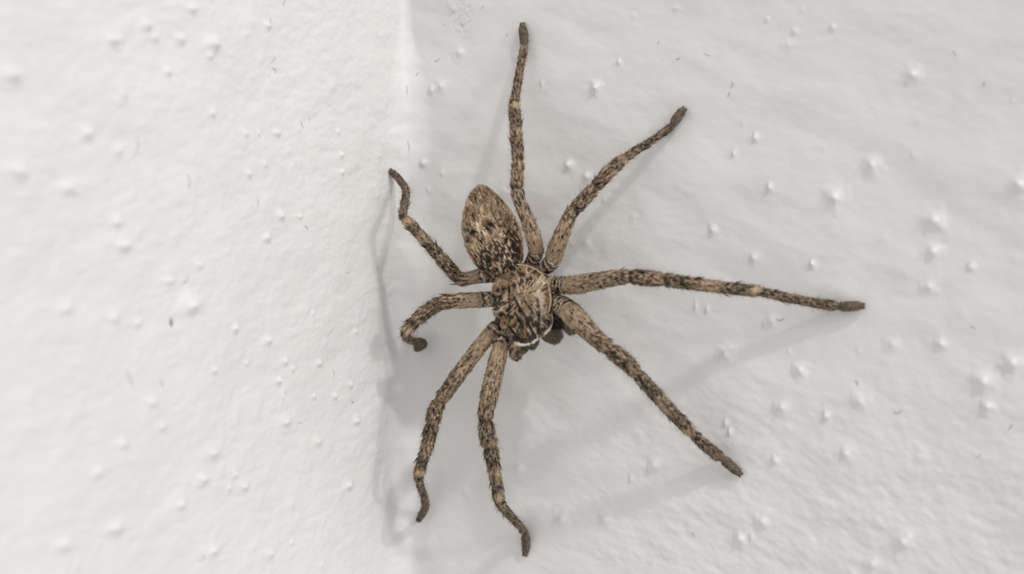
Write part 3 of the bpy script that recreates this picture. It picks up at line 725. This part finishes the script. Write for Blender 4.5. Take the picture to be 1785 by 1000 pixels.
for (ex, ey, sc_) in ((931, 586, 1.1), (949, 576, 1.05), (917, 594, .7), (941, 589, .75), (957, 565, .7), (925, 598, .7)):
    p, q = surf(ex, ey, -.6); o = bpy.data.objects.new('eye', eye_me); C.objects.link(o); o.parent = spider
    o.location = tuple(p * U - base); o.scale = (sc_,) * 3
pts = [(902, 462), (910, 459.5), (922, 461), (935, 467), (946, 476), (955, 488), (960, 502), (962, 518), (961, 532), (958, 545)]
rp = []
for (x, y) in pts:
    p, q = surf(x, y); rp.append(p)
rp = np.array(rp); 
for _ in range(2): rp[1:-1] = (rp[:-2] + 2 * rp[1:-1] + rp[2:]) / 4
rp = catmull(rp, 5) + np.array([0, -1.0, 0])
rr = 2.1 * np.sin(np.linspace(.25, math.pi - .25, len(rp))) ** .5
V, F = sweep(rp, rr, 8)
Vq = V * U - base
rmm = bpy.data.meshes.new('carapace_rim'); rmm.from_pydata(Vq.tolist(), [], F); rmm.materials.append(M_RIM); rmm.polygons.foreach_set('use_smooth', [True] * len(F))
ro = bpy.data.objects.new('carapace_rim', rmm); C.objects.link(ro); ro.parent = spider; ro['label'] = 'pale tan rim along the carapace edge'

# ---------------------------------------------------------------- bristles and lint caught in the paint of each wall
M_FIB = plain('paint_fibre', (186, 182, 177), .7)
def fibres(wall, wobj, items, nrandom, seed, xr, yr):
    r = random.Random(seed); VV = []; FF = []; off = 0
    its = list(items)
    for _ in range(nrandom):
        its.append((r.uniform(*xr), r.uniform(*yr), r.uniform(3, 11), r.uniform(0, math.pi), r.uniform(-1.2, 1.2), r.uniform(.35, .6)))
    n_ = nR if wall == 'R' else nL
    for (px, py, L_, a0, cv, rad) in its:
        P = []
        for k in range(7):
            t = k / 6 - .5; an = a0
            P.append((px + L_ * t * math.cos(a0 + cv * t * .6), py - L_ * t * math.sin(a0 + cv * t * .6)))
        try: P3 = np.array([on_wall(x, y, wall, .35) for x, y in P]) / U
        except Exception: continue
        P3[1:-1] = (P3[:-2] + P3[1:-1] * 2 + P3[2:]) / 4
        if np.any(np.linalg.norm(np.diff(P3, axis=0), axis=1) < 1e-3): continue
        V, F = sweep(P3, np.array([.5, .9, 1, 1, 1, .9, .5]) * rad, 5)
        VV.append(V); FF += [tuple(i + off for i in f) for f in F]; off += len(V)
    m = bpy.data.meshes.new('paint_fibre'); m.from_pydata((np.vstack(VV) * U).tolist(), [], FF); m.materials.append(M_FIB)
    o = bpy.data.objects.new('paint_fibre', m); C.objects.link(o); o.parent = wobj; o['kind'] = 'stuff'
D = math.radians
fibres('L', wall_left, [(257, 260, 34, D(80), 1.0, .7), (343, 318, 26, D(95), .5, .7), (340, 488, 20, D(60), .8, .9), (358, 488, 3, 0, 0, .3), (494, 125, 13, D(120), 2.4, .7), (489, 108, 16, D(60), .6, .7), (547, 398, 10, D(110), 2.5, .7),
       (500, 8, 10, D(70), 0, 1), (501, 34, 5, D(90), 0, 1), (243, 660, 30, D(115), .4, .6), (297, 668, 14, D(110), .8, .7), (370, 972, 16, D(60), 2.6, .6), (626, 700, 6, D(150), 0, .7), (539, 220, 12, D(120), 0, .6),
       (462, 355, 14, D(80), .6, .6), (472, 875, 4, D(40), 0, 1), (475, 424, 5, D(90), 0, .8), (592, 650, 12, D(95), .5, .5), (552, 210, 10, D(90), .6, .6), (417, 867, 4, D(120), 0, 1.2)], 5, 3, (400, 660), (10, 990))
fibres('R', wall_right, [(752, 107, 14, D(35), .9, .6), (627, 165, 16, D(105), .4, .5), (704, 258, 22, D(95), .5, .5), (717, 131, 6, D(60), .2, .7), (1258, 150, 12, D(70), .6, .9), (1251, 168, 9, D(75), .3, .8), (1167, 105, 9, D(25), .3, .8),
       (1262, 155, 6, D(55), .3, .8), (1693, 148, 8, D(80), .2, .9), (1719, 345, 7, D(40), .2, 1), (1738, 745, 14, D(60), 1, .7), (1474, 667, 10, D(120), 2.0, .8), (1542, 720, 16, D(10), 1.4, .8), (1105, 716, 4, D(90), 0, .8), (1187, 930, 10, D(120), 1, .7),
       (1136, 76, 5, D(70), 0, .7), (875, 62, 5, D(100), 1, .7), (1010, 125, 5, D(60), .3, .6), (1100, 388, 5, D(60), .2, .7), (836, 15, 8, D(60), .3, .5), (1340, 560, 18, D(15), 2.4, .7), (1752, 790, 4, D(90), 0, .8)], 10, 4, (720, 1770), (10, 990))
# the one dark grey fleck stuck to the left wall
P3 = np.array([on_wall(312.5, y, 'L', 1.0) for y in (555, 560, 565, 570)]) / U
V, F = sweep(P3, np.array([.5, 1.6, 1.9, .6]), 8)
m = bpy.data.meshes.new('dark_fleck'); m.from_pydata((V * U).tolist(), [], F); m.materials.append(plain('fleck_grey', (112, 108, 104), .8))
o = bpy.data.objects.new('dark_fleck', m); C.objects.link(o); o.parent = wall_left; o['label'] = 'small dark grey fleck'
